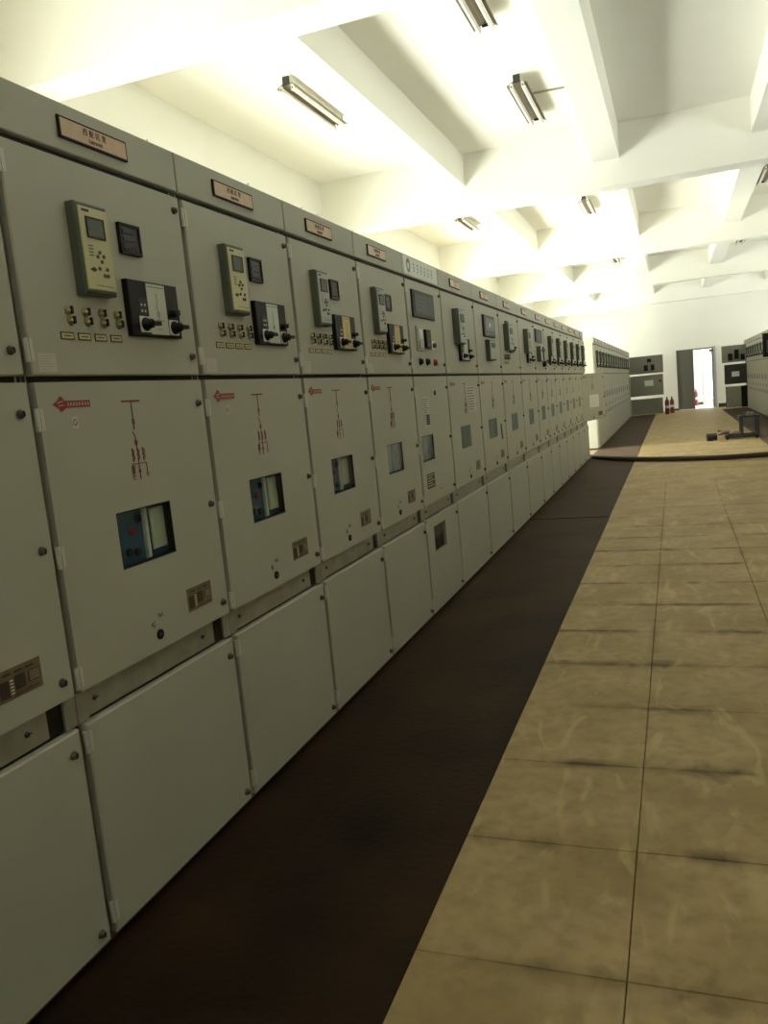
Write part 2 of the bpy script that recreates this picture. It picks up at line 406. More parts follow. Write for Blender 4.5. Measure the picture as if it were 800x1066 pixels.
def rating():
    m = MB(); x = .0305; m.box(x, x + .0015, 0, .142, -.038, .038, 'brass_dark')
    q = x + .0016
    for k in range(3): m.stroke(q, (.02 + k * .036, .026), (.046 + k * .036, .026), .005, 'ink', .0004)
    m.box(q, q + .0004, .006, .036, -.030, .012, 'ink'); m.box(q, q + .0004, .054, .088, -.020, .016, 'ink'); m.box(q, q + .0004, .098, .136, -.014, .014, 'ink')
    for k in range(5): m.stroke(q, (.040, .008 - k * .008), (.050, .008 - k * .008), .003, 'paper', .0004); m.stroke(q + .0004, (.102, .010 - k * .005), (.134, .010 - k * .005), .0015, 'sticker', .0003)
    for k in range(3): m.stroke(q, (.05, -.026 - .003 * k), (.13, -.026 - .003 * k), .0012, 'ink', .0004)
    return m
def lockhole():
    m = MB(); m.lathe([(.016, .030), (.016, .034), (.011, .036), (.011, .033)], 'black', 12, ax='x'); m.box(.033, .035, -.006, .006, -.004, .004, 'screw')
    for (a, b, c, d) in ((-.034, .030, -.020, .046), (-.030, .046, -.022, .024), (-.038, .038, -.028, .040), (-.020, .028, -.014, .038),
                         (.000, .052, .018, .060), (.004, .064, .020, .050), (.012, .048, .026, .066), (.024, .056, .034, .050), (.002, .058, .008, .066)):
        m.stroke(.0301, (a, b), (c, d), .0022, 'ink', .0004)
    return m
def sticker_m():
    m = MB(); m.box(.03, .0306, 0, .066, -.024, .024, 'sticker')
    for k in range(6): m.stroke(.0306, (.006, .017 - k * .007), (.06 - (k % 3) * .009, .017 - k * .007), .0022, 'paint', .0003)
    return m
def g_sticker():
    m = MB(); m.box(.03, .0306, -.012, .012, -.016, .016, 'sticker')
    pts = [(.007 * math.cos(t), .008 * math.sin(t)) for t in [math.pi * (.25 + i * .25) for i in range(7)]] + [(.007, .0), (.001, .0)]
    for a, b in zip(pts, pts[1:]): m.stroke(.0306, a, b, .0024, 'red_dark', .0004)
    return m

def add_door(cab, name, u0, u1, z0, z1, hole=None, knobs=(), hinges=(), angle=0, mt='paint'):
    wd = u1 - u0
    hk = tuple(round(v, 3) for v in hole) if hole else None
    lh = (hole[0] - u0, hole[1] - u0, hole[2], hole[3]) if hole else None
    d = obj(name, door_mesh(wd, z0, z1, lh, mt), cab, (0, u0, 0), (0, 0, angle), key=('door', round(wd, 3), z0, z1, hk, mt))
    for z in knobs: obj('lock_knob', knob, d, (.03, wd - .036, z), key='knob')
    for z in hinges: obj('hinge', hinge, d, (.012, -.004, z), key='hinge')
    return d

def relay(cab, u0, u1, z0, z1, face='relay_yellow', keys=True, xb=.03, dp=.033):
    wd, h = u1 - u0, z1 - z0
    c = obj('protection_relay', lambda: MB().plate(0, dp, 0, wd, 0, h, 'relay_case', .006), cab, (xb, u0, z0), key=('relay', round(wd, 3), round(h, 3), dp))
    obj('relay_face', lambda: MB().plate(0, .003, .008, wd - .006, .012, h - .012, face, .002), c, (dp, 0, 0), key=('rface', round(wd, 3), round(h, 3), face))
    obj('relay_screen', lambda: MB().plate(0, .0035, wd * .26, wd * .76, h * .63, h * .83, 'lcd', .001).frame(0, .0045, (wd * .23, wd * .79, h * .615, h * .845), (wd * .26, wd * .76, h * .63, h * .83), 'grey_dark'), c, (dp + .002, 0, 0), key=('rlcd', round(wd, 3), round(h, 3)))
    if keys:
        for (a, b) in ((.55, .47), (.47, .42), (.66, .43), (.58, .37), (.48, .29), (.72, .29), (.62, .22), (.72, .22)):
            obj('relay_key', lambda: MB().lathe([(.0055, 0), (.0055, .003), (.004, .004)], 'ink_grey', 8, ax='x'), c, (dp + .003, a * wd, b * h), key='rkey')
        def prints():
            m = MB()
            for k in range(4): m.stroke(0, (wd * .22, h * (.53 - .035 * k)), (wd * .36, h * (.53 - .035 * k)), .0035, 'ink_grey', .0005)
            m.add([(0, wd * .18, h * .27), (0, wd * .30, h * .30), (0, wd * .40, h * .27), (0, wd * .30, h * .245), (.001, wd * .18, h * .27), (.001, wd * .30, h * .30), (.001, wd * .40, h * .27), (.001, wd * .30, h * .245)],
                  [(0, 1, 2, 3), (7, 6, 5, 4), (0, 1, 5, 4), (1, 2, 6, 5), (2, 3, 7, 6), (3, 0, 4, 7)], 'ink')
            m.stroke(0, (wd * .15, h * .91), (wd * .38, h * .91), .007, 'ink', .0005); m.stroke(0, (wd * .3, h * .1), (wd * .85, h * .1), .002, 'ink_grey', .0005)
            return m
        obj('relay_print', prints, c, (dp + .003, 0, 0), key=('rprint', round(wd, 3), round(h, 3)))['kind'] = 'stuff'
    return c
def meter(cab, u0, z0, wd=.099, h=.09):
    c = obj('digital_meter', lambda: MB().frame(0, .012, (0, wd, 0, h), (.008, wd - .008, .008, h - .008), 'black').box(0, .008, .008, wd - .008, .008, h - .008, 'grey_dark'), cab, (.03, u0, z0), key=('meter', wd, h))
    for k in range(3):
        obj('meter_display', lambda: MB().box(0, .002, .016, wd - .03, 0, .014, 'black_gloss'), c, (.008, 0, .02 + k * .02), key=('mdisp', wd))
    for k in range(4): obj('meter_key', lambda: MB().box(0, .002, 0, .009, 0, .006, 'grey_dark'), c, (.008, .018 + k * .017, .011), key='mkey')
    return c
def switch_knob_m():
    m = MB(); m.lathe([(.021, 0), (.021, .006), (.015, .010), (.014, .026), (.011, .028)], 'black', 12, ax='x'); m.box(.020, .034, -.006, .034, -.006, .006, 'black'); return m
def mimic(cab, u0, z0, card='card_pale', wd=.256, h=.166, full=True, knob2=True):
    c = obj('mimic_panel', lambda: MB().plate(0, .02, 0, wd, 0, h, 'black', .003), cab, (.03, u0, z0), key=('mimic', wd, h))
    def cardm():
        m = MB().box(0, .0015, wd * .345, wd * .715, h * .04, h * .965, card); q = .0016; cx = wd * .53
        m.stroke(q, (wd * .37, h * .91), (wd * .69, h * .91), .0025, 'ink_grey', .0004); m.stroke(q, (cx, h * .8), (cx, h * .58), .0018, 'ink_grey', .0004)
        m.stroke(q, (cx - .008, h * .50), (cx, h * .58), .0018, 'ink_grey', .0004); m.stroke(q, (cx, h * .5), (cx, h * .3), .0018, 'ink_grey', .0004)
        for t in range(6):
            a0, a1 = t * math.pi / 3, (t + 1) * math.pi / 3
            m.stroke(q, (cx + .007 * math.cos(a0), h * .42 + .007 * math.sin(a0)), (cx + .007 * math.cos(a1), h * .42 + .007 * math.sin(a1)), .0018, 'ink_grey', .0004)
        m.stroke(q, (cx - .016, h * .3), (cx + .026, h * .3), .0018, 'red_dark', .0004); m.stroke(q, (cx - .01, h * .14), (cx + .014, h * .14), .0018, 'ink_grey', .0004)
        return m
    obj('diagram_card', cardm, c, (.02, 0, 0), key=('mcard', wd, h, card))
    kn = [(wd * .24, h * .21)] + ([(wd * .83, h * .19)] if knob2 else [])
    for a, b in kn:
        obj('switch_plate', lambda: MB().plate(0, .003, -.024, .024, -.024, .024, 'white_plastic', .001), c, (.02, a, b), key='swplate')
        obj('switch_knob', switch_knob_m, c, (.023, a, b), key='swknob')
    obj('key_switch', lambda: MB().lathe([(.012, 0), (.012, .012), (.009, .016)], 'black', 10, ax='x').box(.014, .03, -.003, .003, -.008, .008, 'grey_dark'), c, (.02, wd * .83, h * .46), key='keysw')
    def ind():
        m = MB().box(0, .001, 0, wd * .17, 0, h * .30, 'grey_dark'); a = wd * .085
        for (y, z) in ((a - .008, .012), (a + .008, .012), (a - .008, .03), (a + .008, .03)): m.box(.001, .002, y - .003, y + .003, z - .003, z + .003, 'paper')
        return m
    if full: obj('indicator_block', ind, c, (.02, wd * .16, h * .38), key=('ind', wd, h))
    return c
def terminals(cab, u0=.177, z0=1.757, n=4, dz=.026):
    for k in range(n):
        for j in range(2):
            obj('test_terminal', lambda: MB().lathe([(.015, 0), (.015, .002), (.010, .004), (.009, .010), (.006, .012)], 'terminal_brown', 10, ax='x').box(.011, .017, -.0035, .0035, -.010, .010, 'black').box(.004, .013, -.014, .014, -.003, .003, 'label_yellow'),
                cab, (.03, u0 + .068 * k + .005 * j, z0 - dz * j), key='term')
        def lab():
            m = MB().box(0, .0015, -.026, .026, -.0105, .0105, 'ink').box(.0015, .002, -.022, .022, -.007, .007, 'label_yellow')
            m.stroke(.002, (-.014, 0), (.014, 0), .004, 'ink_grey', .0004); return m
        obj('terminal_label', lab, cab, (.03, u0 - .017 + .068 * k, z0 - .068), key='tlab')

def body_mesh(wd, hollow):
    def f():
        m = MB(); D = -1.5
        if not hollow:
            m.box(D, 0, .002, wd - .002, .035, 2.32, 'paint'); m.box(0, .002, .003, .0125, .04, 2.31, 'plinth_gap_shade'); m.box(0, .002, wd - .0125, wd - .003, .04, 2.31, 'plinth_gap_shade'); m.box(D + .03, -.03, .02, wd - .02, 0, .035, 'plinth_gap_shade'); m.box(-.01, .003, .003, wd - .003, 1.55, 1.60, 'plinth_gap_shade'); m.box(-.01, .003, .003, wd - .003, 2.15, 2.21, 'plinth_gap_shade'); return m  # thin black strips paint the shade of the door and header gaps
        m.box(D, 0, .002, .02, .035, 2.32, 'paint'); m.box(D, 0, wd - .02, wd - .002, .035, 2.32, 'paint'); m.box(D, D + .02, .02, wd - .02, .035, 2.32, 'paint')
        m.box(D + .02, 0, .02, wd - .02, 2.30, 2.32, 'paint'); m.box(D + .02, 0, .02, wd - .02, .035, .05, 'paint'); m.box(D + .02, 0, .02, wd - .02, .66, .73, 'paint_dark'); m.box(D + .02, 0, .02, wd - .02, 1.545, 1.595, 'plinth_gap_shade')
        m.box(-.02, 0, .02, wd - .02, 2.16, 2.30, 'plinth_gap_shade')
        m.box(-.5, -.48, .02, wd - .02, .73, 1.545, 'paint_dark'); m.box(0, .002, .003, .0125, .04, 2.31, 'plinth_gap_shade'); m.box(0, .002, wd - .0125, wd - .003, .04, 2.31, 'plinth_gap_shade')  # black edge strips paint the shade between neighbouring cabinets
        m.box(D + .03, -.03, .02, wd - .02, 0, .035, 'plinth_gap_shade')
        return m
    return f
def truck(cab, cu, teal=False):
    """breaker truck behind the glass: blue front, red button, counter window; teal: sky reflection painted on"""
    c = obj('breaker_truck', lambda: MB().box(-.45, -.012, -.185, .20, .78, 1.50, 'teal_sky_reflection' if teal else 'breaker_blue'), cab, (0, cu, 0), key=('truck', teal))
    if teal:
        obj('divider_bar', lambda: MB().box(0, .012, .02, .032, 1.0, 1.2, 'lcd').box(0, .004, .06, .075, 1.0, 1.2, 'pane_far'), c, (-.012, 0, 0), key='tealbar'); return
    obj('emergency_button', lambda: MB().lathe([(.015, 0), (.015, .008), (.012, .012)], 'red_gloss', 12, ax='x'), c, (-.012, -.045, 1.115), key='embtn')
    for a, b in ((-.07, 1.055), (-.03, 1.05), (-.01, 1.15)): obj('control_button', lambda: MB().lathe([(.013, 0), (.013, .008), (.01, .01)], 'black', 10, ax='x'), c, (-.012, a, b), key='ctbtn')
    obj('counter_panel', lambda: MB().plate(0, .012, .045, .118, 1.042, 1.172, 'breaker_white', .004), c, (-.012, 0, 0), key='counter')
    obj('divider_bar', lambda: MB().box(0, .012, .012, .026, 1.0, 1.2, 'paper'), c, (-.012, 0, 0), key='divbar')
    obj('side_strip', lambda: MB().box(0, .006, .03, .042, 1.03, 1.19, 'grey_dark').box(.006, .007, .032, .04, 1.10, 1.115, 'red_gloss'), c, (-.012, 0, 0), key='sstrip')

def nameplate(cab, u0, wd, txt=None):
    p = obj('nameplate', lambda: MB().plate(0, .008, 0, wd, -.029, .029, 'black', .001).box(.008, .0085, .006, wd - .006, -.0235, .0235, 'brass_plate'), cab, (.024, u0, 2.252), key=('plate', wd))
    if txt:
        text('lettering', txt[0], .021, 'ink', p, (.0088, wd * .5, .008)); text('lettering', txt[1], .014, 'ink', p, (.0088, wd * .5, -.0135))
    else:
        obj('lettering', lambda: [m for m in [MB()] for k in range(4) if m.stroke(0, (wd * (.34 + .1 * k), .011), (wd * (.39 + .1 * k), .011), .011, 'ink_grey', .0004)][0].stroke(0, (wd * .36, -.011), (wd * .66, -.011), .006, 'ink_grey', .0004), p, (.0086, 0, 0), key=('plines', wd))
    return p

def cabinet(y0, wd, label, kind, tier=0, du=0.0, opts=None, x0=0.0, rz=0.0, group='switchgear cabinets of the left row'):
    """tier 0: near, everything modelled; 1: middle distance; 2: far"""
    op = opts or {}
    cab = thing('switchgear_cabinet', label, 'cabinet', (x0, y0, 0), rz, group)
    hollow = tier == 0
    obj('body', body_mesh(wd, hollow), cab, key=('body', wd, hollow))
    obj('header_panel', lambda: MB().plate(0, .024, .004, wd - .004, 2.19, 2.32, 'paint', .003), cab, key=('header', wd))
    ud0, ud1 = .014, wd - .014
    s = wd / .8
    k1 = (1.645, 2.12) if tier < 2 else ()
    k2 = (.79, 1.14, 1.488) if tier < 2 else ()
    k3 = (.075, .59) if tier < 2 else ()
    du_ = add_door(cab, 'instrument_door', ud0, ud1, 1.583, 2.168, None, k1, (2.11, 1.648) if tier == 0 else ())
    W0, W1 = (op.get('win') or (.253 * s, .52 * s)); W0 += du; W1 += du
    wz0, wz1 = 1.02, 1.187
    hole = (W0, W1, wz0, wz1) if hollow and kind != 'plain' else None
    dm = add_door(cab, 'breaker_door', ud0, ud1, .741, 1.566, hole, k2, (1.47, 1.11, .78) if tier == 0 else (), op.get('ajar', 0))
    lhole = op.get('lowwin')
    dl = add_door(cab, 'cable_door', ud0, ud1, .035, .648, lhole, k3, (.60, .10) if tier == 0 else ())
    # recessed strip between breaker and cable doors
    st = obj('divider_strip', lambda: MB().box(0, .010, .045, wd - .10, .658, .735, 'galvanised').box(0, .016, .001, .045, .654, .738, 'galvanised').box(0, .016, wd - .045, wd - .001, .654, .738, 'galvanised').box(0, .008, wd - .10, wd - .045, .658, .735, 'black'), cab, key=('strip', wd))
    if tier < 2:
        for u in (.08, wd - .17): obj('strip_screw', screw, st, (.010, u, .70), key='screw')
    # breaker window
    if kind != 'plain':
        if hollow:
            obj('window_pane', lambda: MB().box(.022, .026, W0 - ud0 - .001, W1 - ud0 + .001, wz0 - .001, wz1 + .001, 'glass'), dm, key=('pane', round(W0, 3), round(W1, 3)))
            obj('window_gasket', lambda: MB().frame(.004, .0295, (W0 - ud0, W1 - ud0, wz0, wz1), (W0 - ud0 + .004, W1 - ud0 - .004, wz0 + .004, wz1 - .004), 'black'), dm, key=('gasket', round(W0, 3), round(W1, 3)))
            truck(cab, (W0 + W1) / 2 + .022, op.get('teal', False))
        else:
            obj('window_pane', lambda: MB().box(.026, .032, W0 - ud0, W1 - ud0, wz0, wz1, 'pane_teal' if kind == 'wide' and tier == 1 else 'pane_far').box(.030, .033, W0 - ud0 + .15 * s, W0 - ud0 + .23 * s, wz0 + .02, wz1 - .01, 'lcd'), dm, key=('pane2', kind, tier, round(W0, 3), round(W1, 3)))
    if kind in ('feeder', 'wide') and tier < 2:
        obj('maker_logo', logo, dm, (0, .065 + du * .6 - ud0, 1.507), key='logo')
        obj('circuit_diagram', diagram, dm, (0, .39 * s + du - ud0, 1.507), key='diagram')
        obj('rating_plate', rating, dm, (0, .544 * s + du - ud0, .848), key='rating')
        obj('lock_hole', lockhole, dm, (0, .379 * s + du - ud0, .788), key='lockhole')
        obj('notice_sticker', sticker_m, du_, (0, .038 - ud0, 1.617), key='sticker')
    if kind == 'feeder' and tier == 0:
        relay(cab, .224 + du, .357 + du, 1.803, 2.05, op.get('face', 'relay_yellow'))
        meter(cab, .434 + du, 1.941)
        mimic(cab, .424 + du, 1.70, op.get('card', 'card_pale'))
        terminals(cab, .177 + du)
        if op.get('g'): obj('letter_sticker', g_sticker, dm, (0, .141 - ud0, 1.457), key='gst')
    if tier == 2 and kind in ('feeder', 'wide'):
        relay(cab, .30 * s + du, .44 * s + du, 1.80, 2.05, 'relay_grey', False, dp=.05)
        mimic(cab, .42 * s + du, 1.70, 'card_pale', .24, .13, False)
        obj('circuit_diagram', lambda: MB().stroke(.0305, (-.05, 0), (.05, 0), .012, 'red_dark').stroke(.0305, (0, 0), (0, -.24), .014, 'red_dark').stroke(.0305, (-.03, -.18), (-.03, -.25), .016, 'red_dark'), dm, (0, .39 * s - ud0, 1.50), key='diag2')
        obj('rating_plate', lambda: MB().box(.03, .032, 0, .13, -.035, .035, 'ink'), dm, (0, .56 * s - ud0, .86), key='rating2')
        obj('notice_sticker', lambda: MB().box(.03, .032, 0, .07, -.05, .05, 'ink_grey'), dm, (0, .62 * s - ud0, 1.08), key='st2')
    if op.get('plate', True): nameplate(cab, .245 * s + du, .29, op.get('txt'))
    cab_doors = (du_, dm, dl)
    return cab, cab_doors

# left row, near section -----------------------------------------------------------
Y0 = 1.638
ORD = ['first', 'second', 'third', 'fourth', 'fifth', 'sixth', 'seventh', 'eighth', 'ninth', 'tenth', 'eleventh', 'twelfth', 'thirteenth', 'fourteenth', 'fifteenth']
cabinet(Y0 - 1.6, .8, 'added grey switchgear cabinet nearest the camera, outside the left edge of the photo', 'feeder', 0)  # out of view, added to block window light at the row's near end
cabinet(Y0 - .8, .8, 'grey switchgear cabinet cut off by the left edge of the photo', 'feeder', 0)
cabinet(Y0, .8, 'nearest whole switchgear cabinet, yellow relay and a letter G sticker', 'feeder', 0, 0, {'txt': ('西 配 区 变', 'T#8H0405'), 'g': True})
cabinet(Y0 + .8, .8, 'second whole switchgear cabinet from the left, yellow relay and white mimic card', 'feeder', 0, -.017, {'txt': ('西 配 区 变', 'T#8H0406'), 'card': 'paper_green', 'g': True})
cabinet(Y0 + 1.6, .8, 'third whole switchgear cabinet from the left, grey relay beside a gold mimic card', 'feeder', 0, -.033, {'txt': ('西 配 区 变', 'T#8H0407'), 'face': 'relay_grey', 'card': 'card_gold'})
cabinet(Y0 + 2.4, .8, 'fourth whole switchgear cabinet from the left, just before the one with a display screen', 'feeder', 0, -.05, {'teal': True, 'txt': ('西 配 区 变', 'T#8H0408'), 'face': 'relay_grey', 'card': 'card_gold'})

# fifth: control cabinet with a display screen, glazed lower door
cb, (d1, d2, d3) = cabinet(Y0 + 3.2, .8, 'switchgear cabinet with a large display screen, three buttons and a window in its lower door', 'control', 0, 0,
                           {'plate': False, 'teal': True, 'win': (.06, .335), 'lowwin': (.165, .45, .41, .585)})
obj('window_pane', MB().box(.022, .026, .165 - .015, .45 - .013, .409, .586, 'glass'), d3)
obj('cable_compartment', MB().box(-.3, -.04, .10, .60, .2, .62, 'grey_dark').box(-.04, -.03, .2, .36, .42, .50, 'ink'), cb)
hd = obj('maker_sign', MB().box(.024, .0255, .03, .77, 2.20, 2.312, 'paper'), cb)
lg = MB(); q = .0256
for t in range(12):
    a0, a1 = t * math.pi / 6, (t + 1) * math.pi / 6
    lg.stroke(q, (.125 + .03 * math.cos(a0), 2.256 + .034 * math.sin(a0)), (.125 + .03 * math.cos(a1), 2.256 + .034 * math.sin(a1)), .022, 'ink_grey' if t < 6 else 'green_print', .0004)
obj('sign_emblem', lg, hd)
lt = MB()
for k in range(6):
    c = .24 + k * .08
    for (a, b, c2, d) in ((-.022, .02, .022, .02), (-.022, -.002, .022, -.002), (0, .028, 0, -.026), (-.018, -.026, .018, -.018)):
        lt.stroke(q, (c + a, 2.256 + b), (c + c2, 2.256 + d), .006, 'green_print', .0004)
obj('sign_lettering', lt, hd)
sc = obj('display_screen', MB().plate(.03, .042, .10, .58, 1.94, 2.11, 'black', .004), cb)
obj('screen_glass', MB().box(.042, .0435, .14, .545, 1.962, 2.088, 'lcd_blue'), sc)
m = MB()
for k in range(4): m.stroke(.0436, (.17, 2.07 - k * .027), (.40 - .03 * (k % 2), 2.07 - k * .027), .004, 'lcd', .0004)
m.stroke(.0436, (.45, 2.075), (.45, 1.97), .004, 'lcd', .0004); obj('screen_print', m, sc)
ib = obj('test_block', MB().plate(.03, .042, .135, .25, 1.728, 1.885, 'relay_grey', .003), cb)
obj('test_plug', MB().plate(.042, .052, .155, .225, 1.80, 1.865, 'white_plastic', .002), ib); obj('test_plug', MB().plate(.042, .052, .155, .225, 1.74, 1.79, 'relay_grey', .002), ib)
bk = obj('meter_column', MB().plate(.03, .048, .315, .43, 1.75, 1.87, 'black', .003), cb)
for k in range(3): obj('meter_display', MB().box(.048, .0495, .335, .41, 1.765 + k * .034, 1.787 + k * .034, 'grey_dark'), bk)
obj('selector_label', MB().box(.03, .0315, .47, .53, 1.815, 1.87, 'card_gold'), cb)
ss = obj('selector_switch', MB().plate(.03, .035, .475, .535, 1.745, 1.80, 'white_plastic', .002), cb); obj('switch_knob', MB().lathe([(.018, 0), (.016, .02), (.01, .022)], 'screw', 10, o=(.035, .505, 1.772), ax='x'), ss)
for u, mt_ in ((.18, 'black'), (.335, 'black'), (.515, 'red_gloss')):
    b = obj('push_button', MB().lathe([(.024, 0), (.024, .008), (.017, .010), (.017, .022), (.012, .024)], mt_, 12, o=(.03, u, 1.661), ax='x'), cb)
    obj('button_label', MB().box(.03, .0312, u - .02, u + .02, 1.615, 1.63, 'sticker'), b)
obj('lamp_lens', MB().lathe([(.016, .030), (.016, .036), (.010, .040)], 'grey_dark', 10, o=(0, .436, 1.456), ax='x'), d2)
nb = MB().box(.03, .031, .14, .275, 1.242, 1.434, 'sticker')
for k in range(12): nb.stroke(.031, (.15, 1.42 - k * .0145), (.262 - (k % 4) * .012, 1.42 - k * .0145), .005, 'ink_grey', .0004)
nb.box(.031, .0315, .20, .27, 1.25, 1.32, 'ink'); obj('instruction_sheet', nb, d2)
rp = MB().box(.03, .0315, .098, .27, .84, .937, 'ink')
for k in range(5): rp.stroke(.0315, (.11, .925 - k * .017), (.255 - (k % 2) * .04, .925 - k * .017), .005, 'sticker', .0004)
obj('rating_plate', rp, d2); obj('small_label', MB().box(.03, .0315, .37, .46, .80, .82, 'brass_plate').stroke(.0315, (.39, .81), (.44, .81), .006, 'ink', .0004), d2)
obj('handle_label', MB().box(.03, .0312, .44, .50, 1.447, 1.465, 'sticker'), d1)

# sixth to tenth ------------------------------------------------------------------
cb, (d1, d2, d3) = cabinet(Y0 + 4.0, 1.0, 'wide switchgear cabinet right after the screen cabinet, tall grey relay over black switches', 'wide', 1, 0, {'win': (.285, .58)})
relay(cb, .29, .47, 1.80, 2.06, 'relay_grey', True, dp=.05); mimic(cb, .40, 1.68, 'card_pale', .30, .17, True)
obj('relay_window_frame', MB().frame(.03, .036, (.36, .50, 1.91, 2.03), (.375, .485, 1.925, 2.015), 'black'), cb)
sh = MB().box(.03, .031, .55, .83, 1.285, 1.485, 'sticker')
for k in range(9): sh.stroke(.031, (.57, 1.47 - k * .021), (.80 - (k % 3) * .03, 1.47 - k * .021), .007, 'ink_grey', .0004)
obj('instruction_sheet', sh, d2)
cb, (d1, d2, d3) = cabinet(Y0 + 5.0, 1.0, 'wide switchgear cabinet with a dark square panel above a small upright box', 'wide', 1, 0, {'win': (.265, .585)})
sq = obj('arc_detector', MB().plate(.03, .05, .29, .72, 1.90, 2.085, 'grey_dark', .004), cb)
obj('detector_window', MB().box(.05, .0515, .34, .67, 1.95, 2.06, 'black_gloss'), sq); obj('detector_label', MB().box(.0515, .0525, .47, .53, 1.985, 2.02, 'paper'), sq); obj('detector_keys', MB().box(.05, .0515, .34, .67, 1.915, 1.935, 'ink_grey'), sq)
relay(cb, .36, .60, 1.695, 1.872, 'relay_grey', False, dp=.04)
obj('warning_tag', MB().box(.03, .032, .73, .79, 1.03, 1.12, 'ink').box(.03, .032, .75, .81, .98, 1.03, 'ink'), d2)
cb, (d1, d2, d3) = cabinet(Y0 + 6.0, 1.0, 'wide switchgear cabinet right after the dark square panel, grey relay over brown terminals', 'wide', 1, 0, {'win': (.315, .63)})
relay(cb, .21, .43, 1.80, 2.055, 'relay_grey', True, dp=.05); meter(cb, .30, 1.99, .13, .10); mimic(cb, .42, 1.79, 'card_pale', .2, .10, False, False)
terminals(cb, .16, 1.755); 
cb, (d1, d2, d3) = cabinet(Y0 + 7.0, 1.0, 'wide switchgear cabinet with grey relay, just before the second screen cabinet', 'wide', 1, 0, {'win': (.34, .60)})
relay(cb, .30, .48, 1.80, 2.06, 'relay_grey', True, dp=.05); mimic(cb, .42, 1.70, 'card_pale', .28, .14, True)
YA = Y0 + 8.0
cb, (d1, d2, d3) = cabinet(YA, .8, 'second switchgear cabinet with a display screen, just before the run of six alike relays', 'wide', 1)
sc = obj('display_screen', MB().plate(.03, .045, .07, .56, 1.95, 2.105, 'grey_dark', .004), cb); obj('screen_glass', MB().box(.045, .0465, .11, .52, 1.97, 2.085, 'lcd_blue'), sc)
relay(cb, .15, .28, 1.72, 1.90, 'relay_grey', False, dp=.05); relay(cb, .40, .50, 1.74, 1.90, 'relay_grey', False, dp=.05)
obj('push_button', MB().lathe([(.04, 0), (.04, .02), (.03, .04)], 'black', 10, o=(.03, .60, 1.70), ax='x'), cb)
YC = YA + .8
for k in range(6):
    last = k == 5
    cb, ds = cabinet(YC + .8 * k, .8, ('last cabinet before the gap in the left row, its middle door ajar with white paper' if last else
                     '%s of the six alike relay cabinets before the gap in the left row' % ORD[k]), 'feeder', 1, 0, {'ajar': -math.radians(25) if last else 0})
    relay(cb, .30, .44, 1.80, 2.06, 'relay_grey', True, dp=.05); mimic(cb, .34, 1.69, 'card_pale', .30, .15, True); terminals(cb, .10, 1.745, 3)
    if last:
        pp = MB().box(.03, .0355, .24, .56, .97, 1.19, 'paper')
        for j in range(5): pp.stroke(.0355, (.29, 1.135 - j * .03), (.51 - .03 * (j % 2), 1.135 - j * .03), .007, 'sticker', .0004)
        obj('paper_notice', pp, ds[1])
YS1 = YC + 4.8
# left row, far section ------------------------------------------------------------
YF = 17.3
for k in range(6):
    cabinet(YF + .8 * k, .8, ('first switchgear cabinet past the gap in the left row, its side lit by daylight' if k == 0 else '%s switchgear cabinet past the gap in the left row' % ORD[k]), 'feeder', 2, 0, {}, group='cabinets past the gap in the left row')
YG = YF + 4.8
for k in range(9):
    lab = '%s switchgear cabinet past the gap in the left row' % ORD[6 + k] if k < 8 else 'last switchgear cabinet of the left row, all three doors open towards the aisle'
    kd = 'wide' if k < 8 else 'plain'
    if k < 8:
        cabinet(YG + k, 1.0, lab, kd, 2, 0, {}, group='cabinets past the gap in the left row')
# end cabinet with its three doors open at right angles
def end_cabinet(x0, y0, wd, label, rz, doors, group):
    cab = thing('switchgear_cabinet', label, 'cabinet', (x0, y0, 0), rz, group)
    obj('body', body_mesh(wd, True), cab, key=('body', wd, True)); obj('header_panel', lambda: MB().plate(0, .024, .004, wd - .004, 2.19, 2.32, 'paint', .003), cab, key=('header', wd))
    return cab
YH = YG + 8
cab = end_cabinet(0, YH, 1.2, 'last switchgear cabinet of the left row, all three doors open towards the aisle', 0, None, 'cabinets past the gap in the left row')
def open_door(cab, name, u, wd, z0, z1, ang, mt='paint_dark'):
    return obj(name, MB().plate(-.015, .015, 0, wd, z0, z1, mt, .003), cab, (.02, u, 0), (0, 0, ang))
a = -math.radians(90)
d = open_door(cab, 'instrument_door', .95, 1.16, 1.50, 2.13, a)
for (u0, u1, z0, z1) in ((.62, .76, 1.90, 2.02), (.50, .64, 1.60, 1.80), (.74, .86, 1.60, 1.80)): obj('door_device', MB().plate(.015, .06, u0, u1, z0, z1, 'black', .004), d)
d = open_door(cab, 'breaker_door', .95, 1.14, .70, 1.44, a)
obj('paper_notice', MB().box(.015, .017, .50, .80, 1.05, 1.25, 'paper'), d); obj('lock_knob', MB().lathe([(.04, 0), (.03, .03)], 'black', 10, o=(.015, 1.03, 1.20), ax='x'), d)
d = open_door(cab, 'cable_door', .95, 1.10, .03, .60, a)

# right row ------------------------------------------------------------------------
XR = 3.9
def nth(n):
    if n <= 15: return ORD[n - 1]
    if n < 20: return ['sixteenth', 'seventeenth', 'eighteenth', 'nineteenth'][n - 16]
    t = {2: 'twent', 3: 'thirt'}[n // 10]
    return t + 'ieth' if n % 10 == 0 else t + 'y-' + ORD[n % 10 - 1]
NR = 34  # near part of the row is unseen, added to block right-window light
for k in range(NR):
    y = 30.4 - .8 * k
    cabinet(y, .8, '%s switchgear cabinet of the right row counted from the far end' % nth(k + 2), 'feeder', 2, 0, {}, XR, math.pi, 'cabinets of the right row')
cab = end_cabinet(XR, 31.27, .8, 'last switchgear cabinet of the right row, its doors open into the aisle', math.pi, None, 'cabinets of the right row')
a = math.radians(90)
def open_right(cab, name, u, wd, z0, z1, mt):
    return obj(name, MB().box(.02, wd, u - .03, u, z0, z1, mt), cab)
